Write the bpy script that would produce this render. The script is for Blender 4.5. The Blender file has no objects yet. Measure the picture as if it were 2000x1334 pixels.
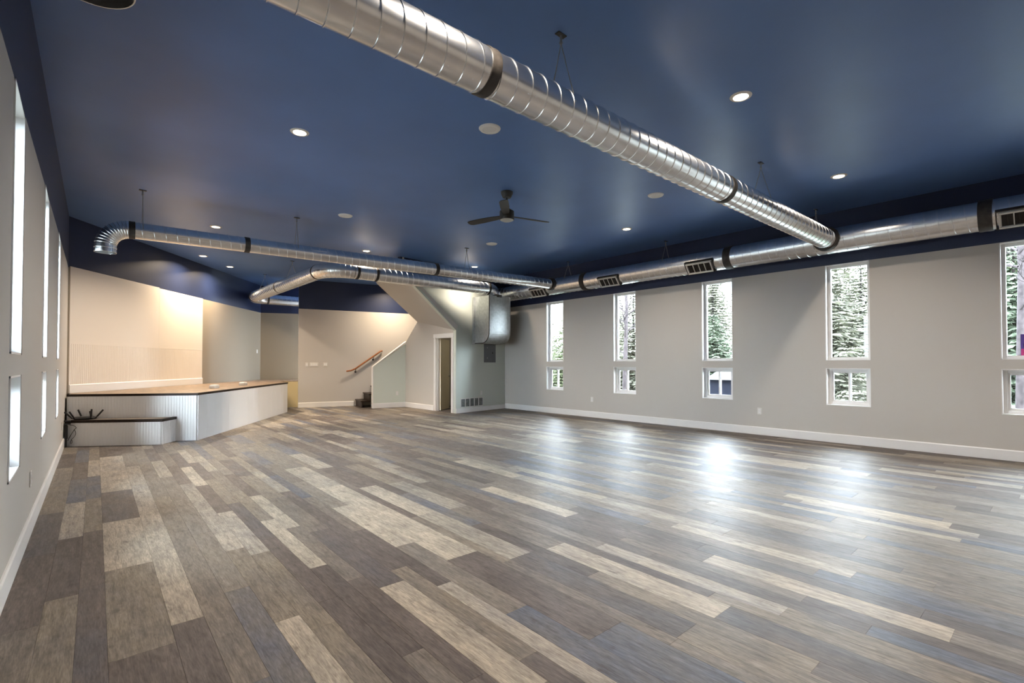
import bpy, math, random
from mathutils import Vector, Matrix
random.seed(7)
SC = bpy.context.scene
COL = SC.collection
R = math.radians

# ------------------------------------------------------------------ camera
cam_d = bpy.data.cameras.new('camera')
cam = bpy.data.objects.new('camera', cam_d)
COL.objects.link(cam)
cam.location = (0, 0, 1.3)
cam.rotation_euler = (R(91.0), 0, R(-41.19))
cam_d.sensor_width = 36
cam_d.lens = 960 * 36 / 2000
cam_d.shift_y = 0.01362
cam_d.clip_start = 0.02
SC.camera = cam

# ------------------------------------------------------------------ world, exposure
SKY = 50.0
LAMP_W = 37.0
w = bpy.data.worlds.new('overcast_sky')
SC.world = w
w.use_nodes = True
bg = w.node_tree.nodes['Background']
bg.inputs[0].default_value = (0.80, 0.90, 1.0, 1)
bg.inputs[1].default_value = SKY
vs = SC.view_settings
vs.view_transform = 'Standard'
vs.look = 'None'
vs.exposure = 0.0
vs.gamma = 1.0
vs.use_curve_mapping = False
SC.cycles.max_bounces = 10
SC.cycles.diffuse_bounces = 6
SC.cycles.glossy_bounces = 5
SC.cycles.transparent_max_bounces = 16
SC.cycles.sample_clamp_indirect = 6.0
SC.cycles.caustics_reflective = False
SC.cycles.caustics_refractive = False

# ------------------------------------------------------------------ materials
MATS = {}
def mat(name, col, rough=0.6, metal=0.0, spec=0.5, noise=None, bump=None, emit=None):
    """noise=(scale, amount, stretch xyz); bump=(scale, strength)"""
    m = bpy.data.materials.new(name)
    m.use_nodes = True
    nt = m.node_tree
    b = nt.nodes['Principled BSDF']
    b.inputs['Base Color'].default_value = (*col, 1)
    b.inputs['Roughness'].default_value = rough
    b.inputs['Metallic'].default_value = metal
    b.inputs['Specular IOR Level'].default_value = spec
    if emit:
        b.inputs['Emission Color'].default_value = (*emit[0], 1)
        b.inputs['Emission Strength'].default_value = emit[1]
    if noise or bump:
        geo = nt.nodes.new('ShaderNodeNewGeometry')
    if noise:
        mp = nt.nodes.new('ShaderNodeMapping')
        mp.inputs['Scale'].default_value = noise[2] if len(noise) > 2 else (1, 1, 1)
        n = nt.nodes.new('ShaderNodeTexNoise')
        n.inputs['Scale'].default_value = noise[0]
        n.inputs['Detail'].default_value = 5
        nt.links.new(geo.outputs['Position'], mp.inputs[0])
        nt.links.new(mp.outputs[0], n.inputs['Vector'])
        rmp = nt.nodes.new('ShaderNodeMapRange')
        rmp.inputs[1].default_value = 0.3
        rmp.inputs[2].default_value = 0.7
        rmp.inputs[3].default_value = 1 - noise[1]
        rmp.inputs[4].default_value = 1 + noise[1]
        nt.links.new(n.outputs[0], rmp.inputs[0])
        mx = nt.nodes.new('ShaderNodeVectorMath')
        mx.operation = 'SCALE'
        mx.inputs[0].default_value = col
        nt.links.new(rmp.outputs[0], mx.inputs['Scale'])
        nt.links.new(mx.outputs[0], b.inputs['Base Color'])
    if bump:
        n2 = nt.nodes.new('ShaderNodeTexNoise')
        n2.inputs['Scale'].default_value = bump[0]
        n2.inputs['Detail'].default_value = 3
        nt.links.new(geo.outputs['Position'], n2.inputs['Vector'])
        bp = nt.nodes.new('ShaderNodeBump')
        bp.inputs['Strength'].default_value = bump[1]
        bp.inputs['Distance'].default_value = 0.01
        nt.links.new(n2.outputs[0], bp.inputs['Height'])
        nt.links.new(bp.outputs[0], b.inputs['Normal'])
    MATS[name] = m
    return m

mat('wall_paint', (0.590, 0.560, 0.518), 0.55, bump=(60, 0.05), spec=0.3)
mat('wall_paint_warm_shade', (0.30, 0.255, 0.195), 0.55, bump=(60, 0.05), spec=0.3)  # own warmer beige, darkened further to carry the shade on these walls
mat('wall_paint_daylit', (0.66, 0.70, 0.63), 0.55, bump=(60, 0.05), spec=0.3)  # greenish daylight on the knee and vent walls put into the colour
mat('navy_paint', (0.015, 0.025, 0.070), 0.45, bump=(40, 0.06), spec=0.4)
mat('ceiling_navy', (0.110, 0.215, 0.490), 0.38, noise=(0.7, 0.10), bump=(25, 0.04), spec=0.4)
mat('white_trim', (0.86, 0.85, 0.83), 0.4)
mat('white_vinyl', (0.92, 0.93, 0.93), 0.35)
mat('beadboard', (0.88, 0.89, 0.89), 0.5)
mat('panel_paint', (0.82, 0.75, 0.66), 0.5)
mat('cream_yellow_lit', (0.62, 0.50, 0.27), 0.5)  # yellow light behind the stage end put into the colour
mat('galvanized', (0.90, 0.93, 0.96), 0.27, 1.0, noise=(9, 0.07), bump=(14, 0.03))
mat('galvanized_flat', (0.52, 0.54, 0.54), 0.58, 0.85, noise=(14, 0.12), bump=(10, 0.05))
mat('mastic', (0.035, 0.030, 0.026), 0.55, noise=(16, 0.5))
mat('register_white', (0.72, 0.70, 0.66), 0.45)
mat('dark_void', (0.02, 0.017, 0.014), 0.8)
mat('filter_grey', (0.20, 0.21, 0.20), 0.9, noise=(30, 0.35))
mat('dark_wood', (0.020, 0.011, 0.007), 0.45, noise=(6, 0.4, (1, 8, 8)), spec=0.2)
mat('stage_deck', (0.27, 0.195, 0.135), 0.38, noise=(3, 0.30, (4, 1, 4)))
mat('step_deck', (0.24, 0.20, 0.165), 0.4, noise=(4, 0.35, (1, 6, 4)))
mat('rail_wood', (0.36, 0.13, 0.045), 0.35, noise=(8, 0.25))
mat('black_plastic', (0.012, 0.012, 0.013), 0.4)
mat('black_metal', (0.018, 0.018, 0.018), 0.45)
mat('panel_grey', (0.16, 0.17, 0.18), 0.45)
mat('plate_white', (0.78, 0.76, 0.72), 0.4)
mat('box_grey', (0.55, 0.56, 0.56), 0.5)
mat('fan_black', (0.022, 0.022, 0.020), 0.45)
mat('fan_lens', (0.55, 0.55, 0.52), 0.4)
mat('fan_blade', (0.030, 0.028, 0.026), 0.5)
mat('speaker_white', (0.92, 0.92, 0.91), 0.45)
mat('speaker_mesh', (0.84, 0.84, 0.84), 0.7)
mat('wire_steel', (0.45, 0.45, 0.45), 0.4, 0.8)
mat('door_cream', (0.80, 0.74, 0.58), 0.5)
mat('lamp_lens', (1, 0.9, 0.75), 0.5, emit=((1.0, 0.80, 0.55), 28.0))
mat('snow_ground', (0.16, 0.16, 0.145), 0.9, noise=(0.8, 0.4), spec=0.1)
mat('poster_purple', (0.10, 0.05, 0.28), 0.5)
mat('poster_pink', (0.62, 0.06, 0.26), 0.5)
mat('shed_blue', (0.007, 0.008, 0.013), 0.7, spec=0.05)
mat('shed_roof', (0.03, 0.03, 0.03), 0.7, spec=0.05)
mat('bark', (0.035, 0.030, 0.027), 0.9, noise=(12, 0.4), spec=0.1)
mat('birch_bark', (0.034, 0.028, 0.029), 0.9, noise=(12, 0.4), spec=0.1)
mat('foliage_a', (0.105, 0.118, 0.066), 0.8, noise=(2.5, 0.6), spec=0.1)
mat('foliage_b', (0.130, 0.130, 0.098), 0.8, noise=(2.5, 0.6), spec=0.1)
mat('foliage_c', (0.090, 0.110, 0.076), 0.8, noise=(2.5, 0.6), spec=0.1)

def glass():
    m = bpy.data.materials.new('window_glass')
    m.use_nodes = True
    nt = m.node_tree
    nt.nodes.clear()
    out = nt.nodes.new('ShaderNodeOutputMaterial')
    t = nt.nodes.new('ShaderNodeBsdfTransparent')
    t.inputs[0].default_value = (0.96, 0.98, 0.98, 1)
    g = nt.nodes.new('ShaderNodeBsdfGlossy')
    g.inputs['Roughness'].default_value = 0.02
    fr = nt.nodes.new('ShaderNodeFresnel')
    fr.inputs[0].default_value = 1.25
    mx = nt.nodes.new('ShaderNodeMixShader')
    nt.links.new(fr.outputs[0], mx.inputs[0])
    nt.links.new(t.outputs[0], mx.inputs[1])
    nt.links.new(g.outputs[0], mx.inputs[2])
    nt.links.new(mx.outputs[0], out.inputs[0])
    MATS['glass'] = m
glass()

def plank_material():
    m = bpy.data.materials.new('plank_vinyl')
    m.use_nodes = True
    nt = m.node_tree
    L = nt.links.new
    b = nt.nodes['Principled BSDF']
    col = nt.nodes.new('ShaderNodeAttribute'); col.attribute_name = 'pcol'
    col2 = nt.nodes.new('ShaderNodeAttribute'); col2.attribute_name = 'pcol2'
    geo = nt.nodes.new('ShaderNodeNewGeometry')
    sep = nt.nodes.new('ShaderNodeAttribute'); sep.attribute_name = 'pseed'
    off = nt.nodes.new('ShaderNodeVectorMath'); off.operation = 'ADD'
    L(geo.outputs['Position'], off.inputs[0]); L(sep.outputs['Vector'], off.inputs[1])
    def noise(scale, stretch, detail=6, rough=0.6):
        mp = nt.nodes.new('ShaderNodeMapping')
        mp.inputs['Scale'].default_value = stretch
        n = nt.nodes.new('ShaderNodeTexNoise')
        n.inputs['Scale'].default_value = scale
        n.inputs['Detail'].default_value = detail
        n.inputs['Roughness'].default_value = rough
        L(off.outputs[0], mp.inputs[0]); L(mp.outputs[0], n.inputs['Vector'])
        return n.outputs[0]
    def rng(x, a, c, lo, hi):
        r = nt.nodes.new('ShaderNodeMapRange')
        for i, v in zip((1, 2, 3, 4), (a, c, lo, hi)): r.inputs[i].default_value = v
        L(x, r.inputs[0]); return r.outputs[0]
    def mixc(f, a, c, mode='MIX'):
        x = nt.nodes.new('ShaderNodeMix'); x.data_type = 'RGBA'; x.blend_type = mode
        if isinstance(f, float): x.inputs[0].default_value = f
        else: L(f, x.inputs[0])
        L(a, x.inputs[6])
        if isinstance(c, tuple): x.inputs[7].default_value = c
        else: L(c, x.inputs[7])
        return x.outputs[2]
    blotch = noise(3.0, (1.6, 0.7, 1), 4)
    c = mixc(rng(blotch, 0.38, 0.62, 0, 1), col.outputs['Color'], col2.outputs['Color'])
    grain = noise(8, (5, 0.5, 1), 6, 0.68)
    g = nt.nodes.new('ShaderNodeVectorMath'); g.operation = 'SCALE'
    L(c, g.inputs[0]); L(rng(grain, 0.30, 0.70, 0.60, 1.36), g.inputs['Scale'])
    fine = noise(40, (4, 0.4, 1), 3, 0.6)
    g2 = nt.nodes.new('ShaderNodeVectorMath'); g2.operation = 'SCALE'
    L(g.outputs[0], g2.inputs[0]); L(rng(fine, 0.3, 0.7, 0.80, 1.18), g2.inputs['Scale'])
    knots = noise(9, (1.8, 0.9, 1), 5, 0.65)
    c3 = mixc(rng(knots, 0.57, 0.72, 0, 0.6), g2.outputs[0], (0.055, 0.042, 0.034, 1))
    L(c3, b.inputs['Base Color'])
    L(rng(noise(5, (2, 1, 1)), 0.3, 0.7, 0.42, 0.52), b.inputs['Roughness'])
    b.inputs['Specular IOR Level'].default_value = 0.33
    bp = nt.nodes.new('ShaderNodeBump')
    bp.inputs['Strength'].default_value = 0.10
    bp.inputs['Distance'].default_value = 0.004
    L(grain, bp.inputs['Height']); L(bp.outputs[0], b.inputs['Normal'])
    MATS['plank'] = m
plank_material()

# ------------------------------------------------------------------ mesh helpers
class MB:
    def __init__(s): s.v = []; s.f = []; s.m = []
    def add(s, vs, fs, mi=0):
        o = len(s.v)
        s.v += [Vector(p) for p in vs]
        s.f += [tuple(i + o for i in f) for f in fs]
        s.m += [mi] * len(fs)
        return s
    def box(s, a, b, mi=0, M=None):
        x0, y0, z0 = a; x1, y1, z1 = b
        vs = [(x0,y0,z0),(x1,y0,z0),(x1,y1,z0),(x0,y1,z0),(x0,y0,z1),(x1,y0,z1),(x1,y1,z1),(x0,y1,z1)]
        if M is not None: vs = [M @ Vector(p) for p in vs]
        return s.add(vs, [(0,3,2,1),(4,5,6,7),(0,1,5,4),(1,2,6,5),(2,3,7,6),(3,0,4,7)], mi)
    def bbox(s, a, b, c=0.004, mi=0, M=None):
        """box with chamfered edges"""
        x0, y0, z0 = a; x1, y1, z1 = b
        c = min(c, (x1-x0)*.45, (y1-y0)*.45, (z1-z0)*.45)
        P = {}
        vs = []
        for ix, X in enumerate((x0, x1)):
            for iy, Y in enumerate((y0, y1)):
                for iz, Zz in enumerate((z0, z1)):
                    dx = c if ix == 0 else -c; dy = c if iy == 0 else -c; dz = c if iz == 0 else -c
                    for ax, p in enumerate(((X, Y+dy, Zz+dz), (X+dx, Y, Zz+dz), (X+dx, Y+dy, Zz))):
                        P[(ix,iy,iz,ax)] = len(vs); vs.append(p)
        if M is not None: vs = [M @ Vector(p) for p in vs]
        f = []
        for i in (0, 1):
            f.append([P[(i,a_,b_,0)] for a_, b_ in ((0,0),(1,0),(1,1),(0,1))])
            f.append([P[(a_,i,b_,1)] for a_, b_ in ((0,0),(1,0),(1,1),(0,1))])
            f.append([P[(a_,b_,i,2)] for a_, b_ in ((0,0),(1,0),(1,1),(0,1))])
        for i in (0, 1):
            for j in (0, 1):
                f.append([P[(i,j,0,0)],P[(i,j,1,0)],P[(i,j,1,1)],P[(i,j,0,1)]])
                f.append([P[(i,0,j,0)],P[(i,1,j,0)],P[(i,1,j,2)],P[(i,0,j,2)]])
                f.append([P[(0,i,j,1)],P[(1,i,j,1)],P[(1,i,j,2)],P[(0,i,j,2)]])
                for k in (0, 1):
                    f.append([P[(i,j,k,0)],P[(i,j,k,1)],P[(i,j,k,2)]])
        ctr = sum((Vector(p) for p in vs), Vector()) / len(vs)
        V_ = [Vector(p) for p in vs]
        out = []
        for q in f:
            n = (V_[q[1]]-V_[q[0]]).cross(V_[q[2]]-V_[q[0]])
            mid = sum((V_[i] for i in q), Vector())/len(q) - ctr
            q = list(dict.fromkeys(q))
            out.append(tuple(q) if n.dot(mid) > 0 else tuple(reversed(q)))
        return s.add(vs, out, mi)
    def prism(s, poly, z0, z1, mi=0):
        """poly = xy list (counter-clockwise seen from above)"""
        area = sum(poly[i][0]*poly[(i+1)%len(poly)][1]-poly[(i+1)%len(poly)][0]*poly[i][1] for i in range(len(poly)))
        if area < 0: poly = poly[::-1]
        n = len(poly)
        vs = [(x, y, z0) for x, y in poly] + [(x, y, z1) for x, y in poly]
        return s.add(vs, [tuple(range(n-1,-1,-1)), tuple(range(n, 2*n))] + [(i,(i+1)%n,(i+1)%n+n,i+n) for i in range(n)], mi)
    def extrude(s, pts, d, mi=0):
        """planar 3d polygon extruded by vector d"""
        pts = [Vector(p) for p in pts]; d = Vector(d); n = len(pts)
        nrm = Vector()
        for i in range(n): nrm += pts[i].cross(pts[(i+1)%n])
        if nrm.dot(d) > 0: pts = pts[::-1]
        vs = pts + [p + d for p in pts]
        return s.add(vs, [tuple(range(n)), tuple(range(2*n-1, n-1, -1))] + [(i, i+n, (i+1)%n+n, (i+1)%n) for i in range(n)], mi)
    def lathe(s, prof, c=(0,0,0), n=24, mi=0):
        """prof = [(r,z)]"""
        vs = []; fs = []
        for r, z in prof:
            for k in range(n):
                a = 2*math.pi*k/n
                vs.append((c[0]+r*math.cos(a), c[1]+r*math.sin(a), c[2]+z))
        for j in range(len(prof)-1):
            for k in range(n):
                fs.append((j*n+k, j*n+(k+1)%n, (j+1)*n+(k+1)%n, (j+1)*n+k))
        return s.add(vs, fs, mi)
    def sweep(s, path, r, n=16, mi=0, caps=True):
        path = [Vector(p) for p in path]
        rs = r if isinstance(r, (list, tuple)) else [r]*len(path)
        vs = []; fs = []
        t0 = (path[1]-path[0]).normalized()
        up = Vector((0,0,1)) if abs(t0.z) < 0.9 else Vector((1,0,0))
        u = (up - t0*up.dot(t0)).normalized()
        for i, p in enumerate(path):
            if i == 0: t = t0
            elif i == len(path)-1: t = (path[i]-path[i-1]).normalized()
            else: t = ((path[i+1]-p).normalized()+(p-path[i-1]).normalized()).normalized()
            u = (u - t*u.dot(t)).normalized()
            v = t.cross(u)
            for k in range(n):
                a = 2*math.pi*k/n
                vs.append(p + (u*math.cos(a)+v*math.sin(a))*rs[i])
        for i in range(len(path)-1):
            for k in range(n):
                fs.append((i*n+k, i*n+(k+1)%n, (i+1)*n+(k+1)%n, (i+1)*n+k))
        if caps:
            fs.append(tuple(range(n-1,-1,-1))); fs.append(tuple(range((len(path)-1)*n, len(path)*n)))
        return s.add(vs, fs, mi)
    def mesh(s, name, mats, org=(0,0,0), smooth=None):
        me = bpy.data.meshes.new(name)
        o = Vector(org)
        me.from_pydata([v-o for v in s.v], [], s.f)
        if isinstance(mats, str): mats = [mats]
        for m in mats: me.materials.append(MATS[m])
        if len(mats) > 1: me.polygons.foreach_set('material_index', s.m)
        if smooth:
            me.polygons.foreach_set('use_smooth', [True]*len(me.polygons))
            me.set_sharp_from_angle(angle=R(smooth))
        me.update()
        return me
    def build(s, name, mats, parent=None, org=None, smooth=None):
        if org is None: org = WORLD_ORG.get(parent.name, parent.location) if parent else (0,0,0)
        o = bpy.data.objects.new(name, s.mesh(name, mats, org, smooth))
        COL.objects.link(o)
        if parent:
            o.parent = parent
            WORLD_ORG[o.name] = Vector(org)
        else:
            o.location = org
            WORLD_ORG[o.name] = Vector(org)
        return o
WORLD_ORG = {}

def tag(o, label, cat, group=None, kind=None):
    o['label'] = label
    o['category'] = cat
    if group: o['group'] = group
    if kind: o['kind'] = kind
    return o
def struct(o, label, cat): return tag(o, label, cat, kind='structure')
def empty(name, loc):
    o = bpy.data.objects.new(name, None)
    COL.objects.link(o)
    o.empty_display_size = 0.1
    o.location = loc
    WORLD_ORG[o.name] = Vector(loc)
    return o
def inst(name, me, parent, loc=(0,0,0), rot=None):
    o = bpy.data.objects.new(name, me)
    COL.objects.link(o)
    o.parent = parent
    o.location = loc
    if rot: o.rotation_euler = rot
    return o
def copy_tree(o, parent=None):
    c = o.copy(); COL.objects.link(c); c.parent = parent
    for ch in [x for x in COL.objects if x.parent is o]: copy_tree(ch, c)
    return c

# ------------------------------------------------------------------ room shell
CEIL = 3.83
PAINT = 2.955
WT = 0.17
SKEW = 0.0165
def wall_cells(p0, p1, zs, holes, thick, side, two_tone=True, mats=('wall_paint', 'navy_paint')):
    """vertical wall from p0 to p1 with rectangular holes [(s0,s1,z0,z1)]; grows by thick to `side` (+1 left / -1 right of p0->p1)"""
    p0 = Vector((*p0, 0)); p1 = Vector((*p1, 0))
    L = (p1-p0).length; t = (p1-p0).normalized(); n = Vector((-t.y, t.x, 0))*side
    S = sorted({0, L, *[h[0] for h in holes], *[h[1] for h in holes]})
    Zs = sorted({*zs, *[h[2] for h in holes], *[h[3] for h in holes], *([PAINT] if two_tone and zs[0] < PAINT < zs[1] else [])})
    solid = {}
    for i in range(len(S)-1):
        for j in range(len(Zs)-1):
            cs, cz = (S[i]+S[i+1])/2, (Zs[j]+Zs[j+1])/2
            solid[i, j] = not any(h[0] < cs < h[1] and h[2] < cz < h[3] for h in holes)
    mb = MB()
    def P(s_, z, k): return p0 + t*s_ + n*(thick*k) + Vector((0,0,z))
    flip = side < 0
    for (i, j), ok in solid.items():
        if not ok: continue
        mi = 1 if (two_tone and (Zs[j]+Zs[j+1])/2 > PAINT) else 0
        a, b, c, d = S[i], S[i+1], Zs[j], Zs[j+1]
        q = [(P(a,c,0),P(b,c,0),P(b,d,0),P(a,d,0)), (P(a,c,1),P(a,d,1),P(b,d,1),P(b,c,1))]
        if not solid.get((i-1,j)): q.append((P(a,c,0),P(a,d,0),P(a,d,1),P(a,c,1)))
        if not solid.get((i+1,j)): q.append((P(b,c,0),P(b,c,1),P(b,d,1),P(b,d,0)))
        if not solid.get((i,j-1)): q.append((P(a,c,0),P(a,c,1),P(b,c,1),P(b,c,0)))
        if not solid.get((i,j+1)): q.append((P(a,d,0),P(b,d,0),P(b,d,1),P(a,d,1)))
        for f in q: mb.add(f if not flip else f[::-1], [(0,1,2,3)], mi)
    return mb

# floor base, ceiling
floor = MB().box((-0.6, -3.2, -0.20), (9.75, 18.4, -0.012)).build('floor', 'dark_wood')
struct(floor, 'wide floor of mixed width grey brown and tan wood look planks', 'floor')
ceil = MB().box((-0.6, -3.2, CEIL), (9.75, 18.4, CEIL+0.15)).build('ceiling', 'ceiling_navy')
struct(ceil, 'flat satin navy blue ceiling over the whole hall', 'ceiling')

# windows on the two long walls
RY = [(0.03, 0.65), (2.12, 2.74), (4.31, 4.93), (6.50, 7.12), (8.72, 9.33), (-2.16, -1.54)]  # last entry lies unseen behind the viewer, added to let in daylight
LY = [(4.00, 4.62), (6.22, 6.84), (8.36, 8.98)]
UP = (1.36, 2.955)
LO = (0.615, 1.23)
XR = 9.40
def XL(y): return -0.378 + SKEW*y
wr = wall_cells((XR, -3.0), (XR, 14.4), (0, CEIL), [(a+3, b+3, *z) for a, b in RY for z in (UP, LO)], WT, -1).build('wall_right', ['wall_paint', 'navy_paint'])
struct(wr, 'long greige right wall with navy top band and tall windows', 'wall')
lw0 = Vector((XL(-3), -3)); lw1 = Vector((XL(11.45), 11.45))
ct = (lw1-lw0).normalized()
def SL(y): return (y+3)/ct.y
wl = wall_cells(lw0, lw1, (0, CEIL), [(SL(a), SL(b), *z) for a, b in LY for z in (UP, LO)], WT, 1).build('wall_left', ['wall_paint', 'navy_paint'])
struct(wl, 'greige left wall close to the viewer with navy top band and narrow windows', 'wall')

DG0 = Vector((-0.19, 11.29)); DG1 = Vector((4.33, 17.27))
ws = wall_cells(DG0 - (DG1-DG0).normalized()*0.25, DG1, (0, CEIL), [], 0.15, 1).build('wall_stage', ['wall_paint_warm_shade', 'navy_paint'])
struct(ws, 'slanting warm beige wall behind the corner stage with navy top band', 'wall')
wb = wall_cells(DG1, (6.9, 16.15), (0.0, CEIL), [], 0.15, 1).build('wall_recess', ['wall_paint_warm_shade', 'navy_paint'])
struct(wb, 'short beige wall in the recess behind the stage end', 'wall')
ST0 = Vector((4.86, 15.22)); ST1 = Vector((9.45, 14.09))
wst = wall_cells(ST0, ST1, (0, CEIL), [], 0.13, 1).build('wall_stair', ['wall_paint', 'navy_paint'])
struct(wst, 'warm beige wall carrying the wooden handrail beside the stairs', 'wall')
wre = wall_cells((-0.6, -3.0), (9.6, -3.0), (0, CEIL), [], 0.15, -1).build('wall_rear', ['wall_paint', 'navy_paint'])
struct(wre, 'plain greige end wall behind the viewer with navy top band', 'wall')

# closet and second stair flight
A = Vector((7.42, 10.72, 2.19)); VT1 = Vector((9.40, 11.06))
vd = (VT1 - Vector((7.42, 10.72))).normalized(); vn = Vector((vd.y, -vd.x))      # vn points into the hall
def VP(s_, z, out=0.0): 
    q = Vector((7.42, 10.72)) + vd*s_ + vn*out
    return Vector((q.x, q.y, z))
LV = (VT1 - Vector((7.42, 10.72))).length
top_s = -(CEIL-2.19)/0.717
mb = MB()
zc = 3.42; sc = -(zc-2.19)/0.717
mb.extrude([VP(0,0), VP(LV,0), VP(LV,zc), VP(sc,zc), VP(0,2.19)], Vector((-vn.x,-vn.y,0))*0.10, 0)
se = -1.826
mb.extrude([VP(sc,zc), VP(LV,zc), VP(LV,CEIL), VP(se,CEIL), VP(se,2.19-se*0.717)], Vector((-vn.x,-vn.y,0))*0.10, 1)
wv = mb.build('wall_vent', ['wall_paint_daylit', 'navy_paint'])
struct(wv, 'pale wall in the far corner with the return grille, its top slanting over the stairs', 'wall')
# closet wall with door hole, plane X = 7.42
XC = 7.42; DY0, DY1, DZ = 10.93, 11.70, 2.03
def cw(pts): return [(XC, y, z) for y, z in pts]
mb = MB()
def topz(y): return 2.19 + (y-10.72)*(2.54-2.19)/(12.71-10.72)
mb.extrude(cw([(10.83,0),(DY0,0),(DY0,topz(DY0)),(10.83,topz(10.83))]), (0.11,0,0))
mb.extrude(cw([(DY0,DZ),(DY1,DZ),(DY1,topz(DY1)),(DY0,topz(DY0))]), (0.11,0,0))
mb.extrude(cw([(DY1,0),(13.40,0),(13.40,1.96),(12.71,2.54),(DY1,topz(DY1))]), (0.11,0,0))
wc = mb.build('wall_closet', ['wall_paint'])
struct(wc, 'beige closet wall under the stairs with a white cased doorway', 'wall')
# slanted soffit of upper flight
B0 = Vector((5.62, 10.42, 3.50)); D0 = Vector((7.42, 12.71, 2.54)); E0 = Vector((6.09, 12.648, 3.535))
mb = MB(); mb.add([A, D0, E0, B0, A+Vector((0.08,0,.12)), D0+Vector((0.08,0,.12)), E0+Vector((0.15,0,.05)), B0+Vector((.15,0,.05))],
    [(0,1,2,3),(7,6,5,4),(0,4,5,1),(1,5,6,2),(2,6,7,3),(3,7,4,0)])
mb.extrude([B0, E0, Vector((E0.x,E0.y,CEIL)), Vector((B0.x,B0.y,CEIL))], (0.10, 0, 0))
so = mb.build('trim_1', 'wall_paint')
struct(so, 'slanting beige underside of the upper stair flight in the far corner', 'soffit')
# low knee wall of the lower flight
K0 = Vector((6.45, 13.56)); K1 = Vector((7.44, 13.40))
kd = (K1-K0).normalized(); kn = Vector((-kd.y, kd.x))
mb = MB()
def KP(s_, z, o=0): q = K0 + kd*s_ + kn*o; return Vector((q.x, q.y, z))
LK = (K1-K0).length
mb.extrude([KP(0,0), KP(LK+.08,0), KP(LK+.08,1.98), KP(0,1.21)], Vector((kn.x,kn.y,0))*0.11)
kw = mb.build('wall_knee', 'wall_paint_daylit')
struct(kw, 'low daylight tinted knee wall with slanted white cap beside the dark stairs', 'wall')
mb = MB(); mb.extrude([KP(-.012,0,-.012), KP(-.012,1.20,-.012), KP(LK,1.955,-.012), KP(LK,1.995,-.012), KP(-.012,1.24,-.012)], Vector((kn.x,kn.y,0))*0.135)
# simple cap on slope and front post strip
mb = MB()
mb.extrude([KP(-.015,1.20,-.012), KP(LK+.0,1.965,-.012), KP(LK+.0,1.995,-.012), KP(-.015,1.23,-.012)], Vector((kn.x,kn.y,0))*0.135)
mb.extrude([KP(-.02,0,-.004), KP(0.0,0,-.004), KP(0.0,1.22,-.004), KP(-.02,1.205,-.004)], Vector((kn.x,kn.y,0))*0.118)
cap = mb.build('cap_trim', 'white_trim', kw)
# closet back divider
dv = MB().box((7.53, 12.85, 0), (9.40, 12.95, 2.5)).build('wall_closet_back', 'wall_paint')
struct(dv, 'inner back wall of the dark closet behind the doorway', 'wall')

# baseboards
def baseboard(name, p0, p1, side, label, h=0.145, t=0.016, z=0.0):
    p0 = Vector(p0); p1 = Vector(p1)
    d = (p1-p0).normalized(); n = Vector((-d.y, d.x))*side
    a = p0; b = p1
    mb = MB()
    prof = [(0,0),(t,0),(t,h-.012),(t*.55,h),(0,h)]
    vs = []
    for q in (a, b):
        for o, zz in prof: vs.append((q.x+n.x*o, q.y+n.y*o, z+zz))
    k = len(prof)
    fs = [tuple(range(k)), tuple(range(2*k-1,k-1,-1))] + [(i,i+k,(i+1)%k+k,(i+1)%k) for i in range(k)]
    mb.add(vs, fs)
    return struct(mb.build(name, 'white_trim'), label, 'baseboard')
baseboard('baseboard_right', (XR, -3), (XR, 11.04), 1, 'long white baseboard along the right window wall')
baseboard('baseboard_left', (XL(-3), -3), (XL(10.5), 10.5), -1, 'white baseboard along the left wall beside the viewer')
baseboard('baseboard_vent', VP(0,0).xy, VP(LV-.016,0).xy, -1, 'white baseboard under the return grille', h=0.125)
baseboard('baseboard_closet', (XC, 11.80), (XC, 13.38), 1, 'white baseboard left of the closet doorway')
baseboard('baseboard_knee', KP(0,0).xy, KP(LK-.016,0).xy, -1, 'white baseboard on the knee wall beside the stairs')
sd = (ST1-ST0).normalized()
baseboard('baseboard_stair', ST0, ST0+sd*1.60, -1, 'white baseboard on the handrail wall left of the stairs')
# stage wall baseboard is built with the stage

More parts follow.
